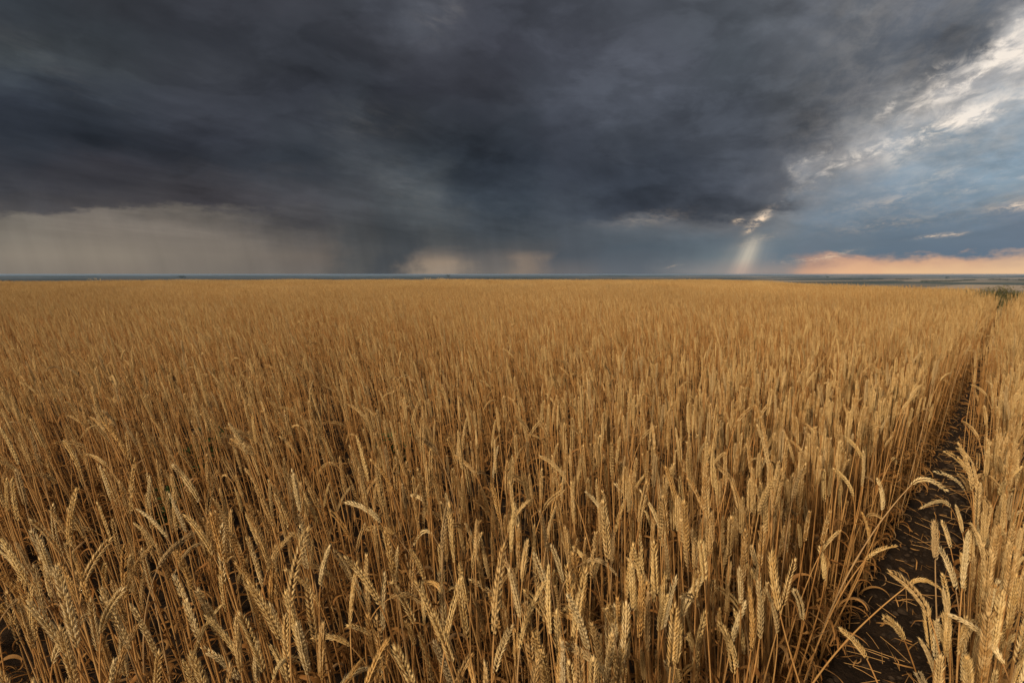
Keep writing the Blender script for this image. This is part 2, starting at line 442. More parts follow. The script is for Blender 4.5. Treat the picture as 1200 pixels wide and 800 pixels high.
# ------------------------------------------------------------------ ground: one sheet to the horizon
def build_ground():
    angs = np.unique(np.concatenate([np.arange(-180, -60, 6.0), np.arange(-60, 60, 0.5), np.arange(60, 180, 6.0)]))
    rs = np.concatenate([np.linspace(0.3, 6, 180), 6 * np.exp(np.linspace(0.0, math.log(45000 / 6.0), 230))[1:]])
    A, Rr = np.meshgrid(np.radians(angs), rs)
    X, Y = Rr * np.sin(A), Rr * np.cos(A)
    Z = height(X, Y)
    na, nr = len(angs), len(rs)
    verts = np.stack([X.ravel(), Y.ravel(), Z.ravel()], 1).tolist()
    faces = []
    for i in range(nr - 1):
        for j in range(na):
            j2 = (j + 1) % na
            faces.append((i * na + j, i * na + j2, (i + 1) * na + j2, (i + 1) * na + j))
    verts.append((0, 0, 0))
    c = len(verts) - 1
    for j in range(na):
        faces.append((c, (j + 1) % na, j))
    m, N = new_mat('ground_soil')
    t = m.node_tree
    pos = N.n('ShaderNodeNewGeometry').outputs['Position']
    ln = N.n('ShaderNodeVectorMath', operation='LENGTH')
    t.links.new(pos, ln.inputs[0])
    r = ln.outputs['Value']
    n = N.noise(pos, 9.0, 8.0, 0.65)
    n2 = N.noise(pos, 70.0, 5.0, 0.65)
    soil = N.mix(N.smooth(n, 0.3, 0.7), (0.011, 0.007, 0.0045), (0.030, 0.018, 0.010))
    soil = N.mix(N.smooth(n2, 0.58, 0.75), soil, (0.060, 0.039, 0.023))
    straw = N.smooth(r, 10.0, 30.0)
    soil = N.mix(straw, soil, (0.20, 0.12, 0.05))
    # the plain beyond: stubble, fallow and green strips, darkened leftward as painted storm shade
    mp = N.n('ShaderNodeMapping')
    t.links.new(pos, mp.inputs[0])
    mp.inputs['Rotation'].default_value = (0, 0, R(-24))
    mp.inputs['Scale'].default_value = (1 / 1100, 1 / 750, 0)
    vo = N.n('ShaderNodeTexVoronoi', voronoi_dimensions='2D')
    t.links.new(mp.outputs[0], vo.inputs['Vector'])
    vo.inputs['Scale'].default_value = 1.0
    sepc = N.n('ShaderNodeSeparateColor')
    t.links.new(vo.outputs['Color'], sepc.inputs[0])
    ns = N.noise(pos, 0.0007, 5.0, 0.6)
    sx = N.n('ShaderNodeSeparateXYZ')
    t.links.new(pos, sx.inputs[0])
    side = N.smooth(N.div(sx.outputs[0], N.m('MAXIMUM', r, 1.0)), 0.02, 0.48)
    dark = N.ramp(sepc.outputs[0], [(0.0, (0.020, 0.028, 0.026)), (0.4, (0.034, 0.040, 0.034)), (0.7, (0.046, 0.050, 0.042)), (1.0, (0.075, 0.068, 0.052))])  # left-hand land colours, with the storm cloud's shade put into them
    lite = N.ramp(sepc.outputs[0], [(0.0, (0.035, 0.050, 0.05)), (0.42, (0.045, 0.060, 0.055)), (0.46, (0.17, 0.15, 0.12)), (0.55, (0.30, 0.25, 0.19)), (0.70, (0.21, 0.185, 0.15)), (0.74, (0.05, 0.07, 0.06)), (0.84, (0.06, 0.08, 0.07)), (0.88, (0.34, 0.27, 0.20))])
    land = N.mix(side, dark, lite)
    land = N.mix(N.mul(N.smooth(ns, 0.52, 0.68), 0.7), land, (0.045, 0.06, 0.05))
    soil = N.mix(N.smooth(r, 40, 75), soil, (0.055, 0.065, 0.030))
    land = N.mix(N.smooth(r, 2200, 3600), (0.030, 0.055, 0.050), land)
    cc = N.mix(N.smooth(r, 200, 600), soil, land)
    p = N.n('ShaderNodeBsdfPrincipled')
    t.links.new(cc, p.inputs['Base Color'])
    p.inputs['Roughness'].default_value = 0.95
    p.inputs['Specular IOR Level'].default_value = 0.1
    b = N.n('ShaderNodeBump')
    b.inputs['Strength'].default_value = 0.9
    b.inputs['Distance'].default_value = 0.02
    t.links.new(N.add(n, N.mul(n2, 0.6)), b.inputs['Height'])
    t.links.new(b.outputs[0], p.inputs['Normal'])
    out = N.n('ShaderNodeOutputMaterial')
    t.links.new(p.outputs[0], out.inputs[0])
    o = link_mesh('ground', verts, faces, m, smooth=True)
    o['kind'] = 'structure'
    o['label'] = 'dark ploughed soil of the field running out to the hazy plain'
    return o


build_ground()


# ------------------------------------------------------------------ haze: one box of even, pale air
def build_haze():
    L, z0, z1 = 46000.0, -110.0, 2.6
    v = [(x, y, z) for z in (z0, z1) for y in (-L, L) for x in (-L, L)]
    f = [(0, 2, 3, 1), (4, 5, 7, 6), (0, 1, 5, 4), (2, 6, 7, 3), (0, 4, 6, 2), (1, 3, 7, 5)]
    m, N = new_mat('haze_air')
    pv = N.n('ShaderNodeVolumePrincipled')
    pv.inputs['Color'].default_value = (0.32, 0.465, 0.67, 1)
    pv.inputs['Density'].default_value = 3.2e-5
    pv.inputs['Anisotropy'].default_value = 0.0
    out = N.n('ShaderNodeOutputMaterial')
    m.node_tree.links.new(pv.outputs[0], out.inputs['Volume'])
    o = link_mesh('haze', v, f, m)
    o['kind'] = 'stuff'
    o['label'] = 'pale even air that fades the far plain to blue'


build_haze()


# ------------------------------------------------------------------ wheat geometry
class Geo:
    """Collects vertices, faces, a per-vertex 'vary' value and material slots; builds one mesh."""
    def __init__(self):
        self.v, self.f, self.a, self.m, self.n = [], [], [], [], 0

    def add(self, verts, faces, vary, slot=0):
        verts = np.asarray(verts, float)
        self.v.append(verts)
        self.a.append(np.full(len(verts), vary) if np.isscalar(vary) else np.asarray(vary, float))
        self.f.extend([tuple(i + self.n for i in q) for q in faces])
        self.m.extend([slot] * len(faces))
        self.n += len(verts)

    def mesh(self, name, mats, smooth=True):
        V = np.concatenate(self.v)
        me = bpy.data.meshes.new(name)
        tot = np.array([len(q) for q in self.f], np.int32)
        idx = np.array([i for q in self.f for i in q], np.int32)
        st = np.concatenate([[0], np.cumsum(tot)[:-1]]).astype(np.int32)
        me.vertices.add(len(V))
        me.vertices.foreach_set('co', V.astype(np.float32).ravel())
        me.loops.add(len(idx))
        me.loops.foreach_set('vertex_index', idx)
        me.polygons.add(len(tot))
        me.polygons.foreach_set('loop_start', st)
        me.polygons.foreach_set('loop_total', tot)
        for m in mats: me.materials.append(m)
        me.polygons.foreach_set('material_index', np.array(self.m, np.int32))
        me.polygons.foreach_set('use_smooth', np.full(len(tot), smooth))
        at = me.attributes.new('vary', 'FLOAT', 'POINT')
        at.data.foreach_set('value', np.concatenate(self.a).astype(np.float32))
        me.update(calc_edges=True)
        return me


def unit(v):
    v = np.asarray(v, float)
    return v / (np.linalg.norm(v, axis=-1, keepdims=True) + 1e-12)


def bez3(p0, p1, p2, p3, t):
    t = np.asarray(t)[:, None]
    return (1 - t) ** 3 * p0 + 3 * (1 - t) ** 2 * t * p1 + 3 * (1 - t) * t * t * p2 + t ** 3 * p3


def bez2(p0, p1, p2, t):
    t = np.asarray(t)[:, None]
    return (1 - t) ** 2 * p0 + 2 * (1 - t) * t * p1 + t * t * p2


def tube(geo, pts, rad, sides, vary, slot):
    pts = np.asarray(pts); n = len(pts)
    tg = unit(np.gradient(pts, axis=0))
    ref = np.array((0.31, 0.95, 0.02))
    a = unit(np.cross(tg, ref)); b = np.cross(tg, a)
    ang = np.linspace(0, 2 * math.pi, sides, endpoint=False)
    rad = np.broadcast_to(np.asarray(rad, float), (n,))
    ring = (a[:, None] * np.cos(ang)[None, :, None] + b[:, None] * np.sin(ang)[None, :, None]) * rad[:, None, None] + pts[:, None]
    faces = [(i * sides + j, i * sides + (j + 1) % sides, (i + 1) * sides + (j + 1) % sides, (i + 1) * sides + j) for i in range(n - 1) for j in range(sides)]
    geo.add(ring.reshape(-1, 3), faces, np.repeat(np.broadcast_to(vary, (n,)), sides), slot)


def spindle_template(sides, rings):
    v = [(0, 0, 0)]
    for t, r in rings:
        for k in range(sides):
            an = 2 * math.pi * k / sides
            v.append((r * math.cos(an), r * math.sin(an), t))
    v.append((0, 0, 1.0))
    f = []
    nr = len(rings)
    for k in range(sides):
        f.append((0, 1 + (k + 1) % sides, 1 + k))
    for i in range(nr - 1):
        for k in range(sides):
            a = 1 + i * sides + k; b = 1 + i * sides + (k + 1) % sides
            f.append((a, b, b + sides, a + sides))
    e = 1 + nr * sides
    for k in range(sides):
        a = 1 + (nr - 1) * sides + k; b = 1 + (nr - 1) * sides + (k + 1) % sides
        f.append((a, b, e))
    return np.array(v), f


SP_FULL = spindle_template(5, [(0.08, 0.62), (0.28, 1.0), (0.52, 0.76), (0.72, 0.20)])
SP_MID = spindle_template(4, [(0.30, 1.0), (0.66, 0.5)])


def ear(geo, N0, T0, t_dir, L, level, rg, slot=0, fat=1.0):
    """A bearded-less wheat ear from neck N0 to tip T0: two ranks of overlapping spikelets on a curved rachis."""
    N0, T0, t_dir = map(lambda q: np.asarray(q, float), (N0, T0, t_dir))
    ctrl = N0 + unit(t_dir) * np.linalg.norm(T0 - N0) * 0.5
    if level == 2:
        ts = np.array([0, 0.12, 0.5, 0.85, 1.0])
        tube(geo, bez2(N0, ctrl, T0, ts), np.array([0.0015, 0.0058, 0.0062, 0.0040, 0.0006]) * fat, 4, rg.uniform(0.2, 0.9), slot)
        return
    n = 25 if level == 0 else 18 if level == 1 else 10
    ts = np.linspace(0.015, 0.93, n)
    P = bez2(N0, ctrl, T0, ts)
    tg = unit(2 * (1 - ts)[:, None] * (ctrl - N0) + 2 * ts[:, None] * (T0 - ctrl))
    ref = unit(rg.normal(size=3))
    side = unit(np.cross(tg, ref)); bn = np.cross(tg, side)
    tmpl, tf = SP_FULL if level == 0 else SP_MID
    prof = np.interp(ts, [0, 0.12, 0.4, 0.72, 1], [0.60, 0.95, 1.06, 0.86, 0.50]) * fat
    fans = (-0.9, 0.0, 0.9) if level == 0 else (-0.6, 0.6)
    for i in range(n):
        sg = 1 if i % 2 else -1
        if level == 0 and rg.random() < 0.02: continue      # a spikelet lost
        for fn in fans:
            out = 0.38 + 0.10 * (1 - abs(fn)) + rg.normal(0, 0.06)
            d = unit(tg[i] + side[i] * sg * out * 0.72 + bn[i] * (fn * 0.25 + rg.normal(0, 0.045)))
            base = P[i] + side[i] * sg * (0.0016 + 0.0012 * (1 - abs(fn))) + bn[i] * fn * 0.0019 * prof[i] - tg[i] * (0.001 + 0.0012 * abs(fn))
            ln = (0.0165 if abs(fn) < 0.5 else 0.0150) * prof[i] * rg.uniform(0.9, 1.25)
            wd = (0.00155 if level == 0 else 0.0021 if level == 1 else 0.0027) * prof[i]
            if level == 1.5: ln *= 1.35
            if level == 0 and ts[i] > 0.7: ln *= 1.0 + rg.uniform(0, 0.45)
            e1 = unit(np.cross(d, tg[i] + 0.01)); e2 = np.cross(d, e1)
            V = base + tmpl[:, :1] * e1 * wd + tmpl[:, 1:2] * e2 * wd * 0.85 + tmpl[:, 2:] * d * ln
            geo.add(V, tf, float(np.clip(rg.normal(0.5, 0.22), 0, 1)), slot)
    # end spikelet
    d = unit(T0 - ctrl)
    for q in range(3 if level == 0 else 1):
        dd = unit(d + rg.normal(0, 0.16, 3))
        e1 = unit(np.cross(dd, side[-1] + 0.1)); e2 = np.cross(dd, e1)
        V = P[-1] + tmpl[:, :1] * e1 * 0.0019 + tmpl[:, 1:2] * e2 * 0.0019 + tmpl[:, 2:] * dd * 0.014
        geo.add(V, tf, 0.6, slot)


def leaf(geo, p, phi, rise, length, width, droop, curl, level, rg, slot=2):
    """Dry ribbon leaf: leaves the stem at azimuth phi, climbs, then falls and twists."""
    n = {0: 13, 1: 7, 2: 3}[level]
    ds = length / n
    pts = [np.array(p, float)]
    e = rise; az_ = phi
    for i in range(n):
        q = i / n
        e -= droop / n * (0.4 + 1.6 * q)
        az_ += curl / n
        d = np.array((math.cos(e) * math.cos(az_), math.cos(e) * math.sin(az_), math.sin(e)))
        nx = pts[-1] + d * ds
        if nx[2] < 0.01: nx[2] = 0.01
        pts.append(nx)
    pts = np.array(pts)
    tg = unit(np.gradient(pts, axis=0))
    tw = np.linspace(0, rg.uniform(-2.6, 2.6), n + 1)
    a = unit(np.cross(tg, np.array((0.05, 0.03, 1.0)))); b = np.cross(tg, a)
    wv = a * np.cos(tw)[:, None] + b * np.sin(tw)[:, None]
    nv = np.cross(tg, wv)
    q = np.linspace(0, 1, n + 1)
    w = width * np.interp(q, [0, 0.08, 0.4, 0.8, 1], [0.45, 0.8, 1.0, 0.55, 0.05])[:, None] * 0.5
    va = rg.uniform(0, 1)
    if level == 0:
        V = np.stack([pts - wv * w + nv * w * 0.5, pts, pts + wv * w + nv * w * 0.5], 1).reshape(-1, 3)
        f = [(i * 3 + j, i * 3 + j + 1, i * 3 + j + 4, i * 3 + j + 3) for i in range(n) for j in range(2)]
    else:
        V = np.stack([pts - wv * w, pts + wv * w], 1).reshape(-1, 3)
        f = [(i * 2, i * 2 + 1, i * 2 + 3, i * 2 + 2) for i in range(n)]
    geo.add(V, f, va, slot)


def stem_curve(B, N0, t_dir, n, rg):
    B, N0 = np.asarray(B, float), np.asarray(N0, float)
    h = np.linalg.norm(N0 - B)
    c0 = B + np.array((rg.normal(0, 0.02), rg.normal(0, 0.02), 0.42 * h)) + 0.25 * (N0 - B) * np.array((1, 1, 0))
    c1 = N0 - unit(t_dir) * h * 0.22
    return bez3(B, c0, c1, N0, np.linspace(0, 1, n))


def stem(geo, C, level, rg, r0, slot=1):
    n = len(C)
    q = np.linspace(0, 1, n)
    rad = r0 * np.interp(q, [0, 0.5, 0.8, 1], [1.15, 1.0, 0.78, 0.55])
    if level == 0:
        for nd in (0.18, 0.36, 0.6):      # swollen nodes
            rad = rad * (1 + 0.55 * np.exp(-((q - nd) / 0.018) ** 2))
    tube(geo, C, rad, {0: 6, 1: 4, 2: 3}[level], np.clip(0.25 + 0.5 * q + rg.normal(0, 0.12), 0, 1), slot)


def leaf_specs(C, level, rg, k):
    n = len(C)
    out = []
    for j in range(k):
        q = rg.choice([0.10, 0.18, 0.36, 0.36, 0.6]) + rg.normal(0, 0.03)
        p = C[int(np.clip(q, 0.02, 0.9) * (n - 1))]
        out.append((p, rg.uniform(0, 2 * math.pi), rg.uniform(0.2, 1.25), rg.uniform(0.08, 0.20), rg.uniform(0.0035, 0.0115), rg.uniform(1.2, 4.6), rg.normal(0, 1.6)))
    return out


def random_shape(rg, h, L, nod_az, level):
    """Neck and tip of a random stalk that stands at the origin; most ears lean on, some nod, some hang."""
    c = rg.random()
    if c < 0.80:   beta = abs(rg.normal(0.15, 0.13))
    elif c < 0.94: beta = rg.uniform(0.4, 0.95)
    else:          beta = rg.uniform(1.1, 2.3)
    nd = np.array((math.cos(nod_az), math.sin(nod_az), 0))
    lean = 0.05 + 0.12 * min(beta, 1.2)
    Nk = np.array((0, 0, h)) + nd * lean * h * rg.uniform(0.5, 1.2) + np.append(rg.normal(0, 0.02, 2), 0)
    b0 = min(beta * 0.55, 1.5)
    t_dir = nd * math.sin(b0) + np.array((0, 0, math.cos(b0)))
    ch = nd * math.sin(beta) + np.array((0, 0, math.cos(beta)))
    if beta > 1.2: Nk[2] -= 0.03
    return Nk, Nk + ch * L, t_dir, beta


def make_proto(name, rg, level):
    g = Geo()
    h = 0.58 + 0.29 * rg.random() ** 0.65
    L = rg.uniform(0.092, 0.136)
    Nk, T, td, beta = random_shape(rg, h, L, math.pi + rg.normal(0, 0.5), level)
    C = stem_curve((0, 0, -0.02), Nk, td, {0: 26, 1: 9, 2: 4}[level], rg)
    stem(g, C, level, rg, {0: 0.0022, 1: 0.0023, 2: 0.0025}[level])
    ear(g, Nk, T, td, L, level, rg, 0, rg.uniform(0.86, 1.18))
    for sp in leaf_specs(C, level, rg, {0: 5, 1: 4, 2: 1}[level]):
        leaf(g, *sp, level, rg)
    return bpy.data.objects.new(name, g.mesh(name, MATS))


def make_patch(name, rg):
    """One square metre of far wheat."""
    g = Geo()
    for i in range(108):
        s = Geo()
        h = 0.46 + 0.42 * rg.random() ** 0.6
        Nk, T, td, beta = random_shape(rg, h, rg.uniform(0.092, 0.136), math.pi + rg.normal(0, 0.8), 2)
        C = stem_curve((0, 0, 0.1), Nk, td, 3, rg)
        stem(s, C, 2, rg, 0.0022)
        ear(s, Nk, T, td, 0.09, 1.5, rg, 0, rg.uniform(0.86, 1.18))
        if i % 2 == 0:
            for sp in leaf_specs(C, 2, rg, 1): leaf(s, *sp, 2, rg)
        V = np.concatenate(s.v)
        u = (rg.integers(0, 5) + 0.5) * 0.2 + rg.normal(0, 0.05) - 0.5
        w = rg.uniform(-0.5, 0.5)
        tilt = np.array((-0.13 + rg.normal(0, 0.07), rg.normal(0, 0.045)))
        V = V + np.concatenate([tilt[None, :] * V[:, 2:3], np.zeros((len(V), 1))], 1)
        V[:, :2] += u * RU + w * RW
        g.v.append(V); g.a.append(np.concatenate(s.a))
        g.f.extend([tuple(k + g.n for k in q) for q in s.f]); g.m.extend(s.m); g.n += len(V)
    return bpy.data.objects.new(name, g.mesh(name, MATS))


# ------------------------------------------------------------------ where the stalks stand
def mean_lean(x, y):
    """Wind-set lean (tan of angle) of the crop by place: to the left over most of the field, fanning out in the row on the right."""
    a = np.interp(x / np.maximum(y, 0.3), [-1.0, -0.3, 0.2, 0.6, 0.85], [-0.24, -0.13, -0.04, -0.01, 0.02])
    u = x * RU[0] + y * RU[1]
    fan = np.where(u > -0.12, np.clip((u + 0.012) * 1.0, -0.01, 0.02), np.where(u > -0.64, np.clip((u + 0.51) * 0.8, -0.02, 0.02) - 0.02, 0.0))
    fan = np.clip(fan, -0.3, 0.3)
    return a + fan * RU[0], -0.02 + fan * RU[1]


def row_keep(u, rg, x, y):
    """Chance that a stalk stands at cross-row position u."""
    p = np.ones_like(u)
    fade = 1 - 0.85 * smoothstep(np.hypot(x, y), 4.5, 8.5)
    p *= 1 - fade * np.exp(-np.abs((u + 0.25) / 0.195) ** 8)             # bare wheel furrow
    p *= 1 - (1 - smoothstep(np.hypot(x, y), 7.0, 12.0)) * np.exp(-np.abs((u - 0.28) / 0.30) ** 12)             # next bare furrow
    for k, st in enumerate((0.97, 0.95, 0.9, 0.85, 0.75, 0.65, 0.55, 0.5, 0.45, 0.4, 0.35, 0.3, 0.3, 0.3)):
        p *= 1 - st * np.exp(-np.abs((u + 0.71 + 0.33 * k) / (0.105 if k == 0 else 0.085)) ** 4)   # gaps between the drill rows
    return p


def scatter(rmin, rmax, azmax, dens, rg):
    n = int(dens * 4 * rmax * rmax)
    x = rg.uniform(-rmax, rmax, n); y = rg.uniform(-0.2 * rmax, rmax, n)
    n = int(dens * 1.2 * rmax * 2 * rmax)
    x, y = x[:n], y[:n]
    u = x * RU[0] + y * RU[1]
    # pull towards the drill rows
    k = np.round((u + 0.525) / 0.33)
    uc = k * 0.33 - 0.525
    tight = np.interp(u, [-5.0, -3.4, -2.0, -0.9, -0.5], [0.85, 0.65, 0.45, 0.34, 0.32])
    du = (u - uc) * tight
    x += (du - (u - uc)) * RU[0]; y += (du - (u - uc)) * RU[1]
    u = uc + du
    r = np.hypot(x, y)
    az_ = np.degrees(np.arctan2(x, y))
    keep = (r > rmin) & (r < rmax) & ((np.abs(az_) < azmax) | ((r < 2.2) & (y > -0.2)))
    clump = vnoise(x / 0.35 + 40, y / 0.35 + 17) * 0.9 + vnoise(x / 1.7 + 4, y / 1.7) * 0.5
    keep &= rg.random(len(x)) < row_keep(u, rg, x, y) * np.clip(0.12 + clump * 0.95, 0.10, 1.0)
    x, y = x[keep], y[keep]
    # the two rows that flank the furrow stand thick
    ex, ey = [], []
    for uc, sd, per in ((-0.012, 0.018, 84), (-0.51, 0.034, 82), (-0.855, 0.035, 38), (-1.185, 0.04, 28), (-1.515, 0.045, 20)):
        m = int(per * (rmax - 0.2))
        w = rg.uniform(0.2, rmax, m); uu = rg.normal(uc, sd, m)
        ex.append(w * RW[0] + uu * RU[0]); ey.append(w * RW[1] + uu * RU[1])
    ex, ey = np.concatenate(ex), np.concatenate(ey)
    rr_ = np.hypot(ex, ey)
    k = (rr_ > rmin) & (rr_ < rmax)
    return np.concatenate([x, ex[k]]), np.concatenate([y, ey[k]])


# margin weeds keep the wheat out of the strip at the far right
def in_margin(x, y):
    r = np.hypot(x, y); a = np.degrees(np.arctan2(x, y))
    return (r > 18.5) & (a > 38.9 + np.maximum(0, 22 - r) * 0.4)


HERO = """2 632 34 688;37 686 38 757;66 662 92 758;52 646 60 700;-4 708 17 734;124 660 124 690;146 638 148 702;153 650 154 694;166 642 178 690;202 640 226 690
159 536 154 602;90 572 82 640;62 590 66 636;114 588 130 632;75 516 94 552;120 494 152 540;202 544 234 588;198 578 218 624;216 602 250 650;117 546 130 586;8 560 10 600;14 560 21 610;0 500 22 544;176 558 176 600;160 596 196 630;156 612 184 642
334 692 354 766;316 706 338 770;318 756 337 798;404 652 446 710;412 674 432 722;366 747 410 756;406 732 454 760;240 720 282 774;236 758 284 802;446 762 453 802;290 656 280 684;302 752 302 800
342 550 352 600;352 572 372 612;322 578 337 620;288 602 303 640;418 510 432 564;386 566 380 594;386 598 410 630;428 620 462 626;404 588 446 612;434 538 460 574;340 624 364 644;276 574 284 600;296 484 300 520;268 496 290 532
550 678 592 714;498 684 520 697;515 638 520 684;592 658 606 690;646 638 660 682;650 668 652 714;664 670 675 716;654 752 716 800;492 742 507 802;548 770 557 806;604 738 606 780;630 738 630 781;670 640 690 664;476 728 486 756
576 566 586 610;582 606 590 642;602 590 609 624;686 576 714 614;658 566 646 608;524 514 536 546;480 580 502 592;584 522 578 560;522 578 528 604;672 566 672 604;546 614 557 642;484 640 508 628
868 656 884 678;880 638 890 690;888 680 890 748;878 688 880 762;840 688 868 716;842 728 864 782;860 712 872 768;824 740 813 802;904 644 914 718;898 690 911 742;726 778 729 806;792 782 796 812
1078 748 1096 792;1096 728 1110 766;1107 694 1066 684;984 736 1016 772;1104 672 1112 718;1126 648 1130 692;1100 640 1120 690;1150 660 1146 712;1164 686 1154 730;1174 738 1150 782;1198 742 1172 770;1146 720 1154 752;1150 746 1138 794;1200 652 1183 680;1052 639 1014 656;1074 788 1086 818
1112 577 1068 568;1078 596 1114 594;1094 552 1130 574;1106 528 1134 554;1012 528 1010 570;966 550 966 588;982 558 984 594;976 548 1000 582;1198 598 1171 622;1198 546 1170 580;1190 572 1160 592;1120 592 1128 624;1104 610 1114 642;1142 604 1146 640;1153 608 1157 642;986 510 1010 538;1022 490 1026 518
908 586 920 626;942 584 946 616;760 552 742 580;750 574 774 620;904 528 890 554;720 566 744 598;780 546 792 592;796 558 800 596;733 586 721 624;756 598 768 634;838 512 828 542;834 538 840 580;936 614 938 642;912 608 922 648;930 690 940 726;1010 600 1018 640;960 640 966 680;1028 560 1034 598"""


def hero_stalks(rg):
    out = []
    for item in HERO.replace('\n', ';').split(';'):
        tx, ty, nx, ny = map(float, item.split())
        lp = math.hypot(tx - nx, ty - ny)
        mx, my = (tx + nx) / 2, (ty + ny) / 2
        dm = px_dir(mx, my)
        # distance: an ear is about 0.1 m long, and must ride between 0.62 and 1.0 m above the ground
        D = FPX * 0.122 / max(lp, 30)
        hm = CAM_H + dm.z * D
        hm = min(max(hm, 0.64), 0.96)
        D = (hm - CAM_H) / dm.z
        D = min(max(D, 0.74), 4.0)
        dn, dt = px_dir(nx, ny), px_dir(tx, ty)
        Nk = np.array(dn) * D + np.array((0, 0, CAM_H))
        off = np.linalg.norm(np.array(dt) * D - np.array(dn) * D)
        L = max(off, 0.092)
        dd = math.sqrt(max(L * L - off * off, 0)) * (1 if rg.random() < 0.6 else -1)
        T = np.array(dt) * (D + dd) + np.array((0, 0, CAM_H))
        ch = unit(T - Nk)
        lx, ly = mean_lean(np.array(Nk[0]), np.array(Nk[1]))
        h = Nk[2]
        k = 0.30 if ch[2] > 0.3 else 0.45
        B = np.array((Nk[0] - (float(lx) * 0.8 + ch[0] * k * 0.6) * h + rg.normal(0, 0.02), Nk[1] - (ch[1] * 0.3 * 0.6) * h + rg.normal(0, 0.03), 0))
        # keep bases out of the furrow
        u = B[0] * RU[0] + B[1] * RU[1]
        if -0.44 < u < -0.06:
            tgt = -0.46 if (tx > nx + 20 and u < -0.15) or u < -0.27 else -0.02
            B[:2] += (tgt - u) * RU
        B[2] = float(height(B[0], B[1])) - 0.01
        sd = unit(Nk - B)
        td = unit(sd * (0.6 if ch[2] > 0.2 else 0.75) + ch * 0.45)
        if ch[2] < 0.1: td = unit(td + np.array((0, 0, 0.25)))
        out.append(dict(B=B, N=Nk, T=T, td=td, hero=True))
    return out


def random_stalk(x, y, rg):
    lx, ly = mean_lean(np.array(x), np.array(y))
    h = 0.58 + 0.29 * rg.random() ** 0.65
    u = x * RU[0] + y * RU[1]
    nod = math.pi + rg.normal(0, 0.7)
    if -1.4 < u < 0.2: nod = rg.choice([math.pi / 2 - RAZ, 1.5 * math.pi - RAZ]) + rg.normal(0, 0.45)
    Nk, T, td, beta = random_shape(rg, h, rg.uniform(0.094, 0.136), nod, 0)
    tl = np.array((float(lx) + rg.normal(0, 0.07), float(ly) + rg.normal(0, 0.08), 0))
    B = np.array((x, y, float(height(x, y)) - 0.01))
    f = lambda p: p + tl * p[2] + B
    return dict(B=B, N=f(Nk), T=f(T), td=unit(td + tl), hero=False)


# ------------------------------------------------------------------ things: individual stalks
def tag(o, label, cat, group=None):
    o['label'] = label
    o['category'] = cat
    if group: o['group'] = group


def thing(name, loc, label, cat, group=None):
    o = bpy.data.objects.new(name, None)
    o.empty_display_size = 0.05
    col.objects.link(o)
    o.location = loc
    tag(o, label, cat, group)
    return o


def part(name, geo, mats, parent, smooth=True):
    o = bpy.data.objects.new(name, geo.mesh(name, mats, smooth))
    col.objects.link(o)
    o.parent = parent
    return o


NUM = dict(enumerate('zero one two three four five six seven eight nine ten eleven twelve thirteen fourteen fifteen sixteen seventeen eighteen nineteen twenty'.split()))
ORD = ['', 'second', 'third', 'fourth', 'fifth', 'sixth', 'seventh', 'eighth', 'ninth', 'tenth', 'eleventh', 'twelfth', 'thirteenth', 'fourteenth', 'fifteenth', 'sixteenth', 'seventeenth', 'eighteenth', 'nineteenth', 'twentieth']


def look_of(s):
    a, b = to_px(s['N']), to_px(s['T'])
    dx, dy = b[0] - a[0], a[1] - b[1]
    ang = math.degrees(math.atan2(dx, dy))
    if abs(ang) < 9: p = 'upright'
    elif ang <= -115 or ang >= 115: p = 'hanging'
    elif ang < -62: p = 'left-pointing level'
    elif ang > 62: p = 'right-pointing level'
    elif ang < -32: p = 'strongly left-leaning'
    elif ang < 0: p = 'slightly left-leaning'
    elif ang > 32: p = 'strongly right-leaning'
    else: p = 'slightly right-leaning'
    return p


def zone_of(s):
    t = to_px((s['N'] + s['T']) / 2)
    x, y = t[0], t[1]
    u = s['B'][0] * RU[0] + s['B'][1] * RU[1]
    if u > -0.15:
        z = 'in right-hand row'
    elif u > -0.60:
        z = 'beside the furrow'
    else:
        z = ('at far left' if x < 130 else 'left of centre' if x < 330 else 'near the middle' if x < 530 else 'right of middle' if x < 720 else 'short of the furrow')
    v = 'at bottom edge' if y > 735 else 'low down' if y > 665 else 'midway up' if y > 600 else 'farther back'
    return z, v


def label_stalks(stalks):
    cells = {}
    for s in stalks:
        s['look'] = look_of(s); s['zone'] = zone_of(s)
        cells.setdefault((s['tone'], s['look'], s['zone']), []).append(s)
    for (tone, look, (z, v)), lst in cells.items():
        lst.sort(key=lambda s: to_px(s['T'])[0])
        n = len(lst)
        what = f'{look} {tone} wheat ear{"s" if n > 1 else ""} {v} {z}'
        for i, s in enumerate(lst):
            if n == 1: lb = what
            elif i == 0: lb = f'leftmost of {NUM.get(n, "many")} {what}'
            elif i == n - 1: lb = f'rightmost of {NUM.get(n, "many")} {what}'
            else: lb = f'{ORD[i]}-from-left of {NUM.get(n, "many")} {what}'
            s['label'] = lb


def build_stalk(s, rg):
    B = s['B']
    r = thing('wheat_stalk', B, s['label'], 'wheat stalk', 'ripe wheat stalks in the foreground')
    Nk, T = s['N'] - B, s['T'] - B
    C = stem_curve(np.zeros(3), Nk, s['td'], 30, rg)
    g = Geo(); stem(g, C, 0, rg, rg.uniform(0.0019, 0.0026), 0)
    part('stem', g, [M_STEM], r)
    g = Geo(); ear(g, Nk, T, s['td'], np.linalg.norm(T - Nk), 0, rg, 0, rg.uniform(0.86, 1.16))
    part('ear', g, [M_EAR[s['tone']]], r)
    for sp in leaf_specs(C, 0, rg, int(rg.integers(3, 6))):
        g = Geo(); leaf(g, *sp, 0, rg, 0)
        part('leaf', g, [M_LEAF], r)


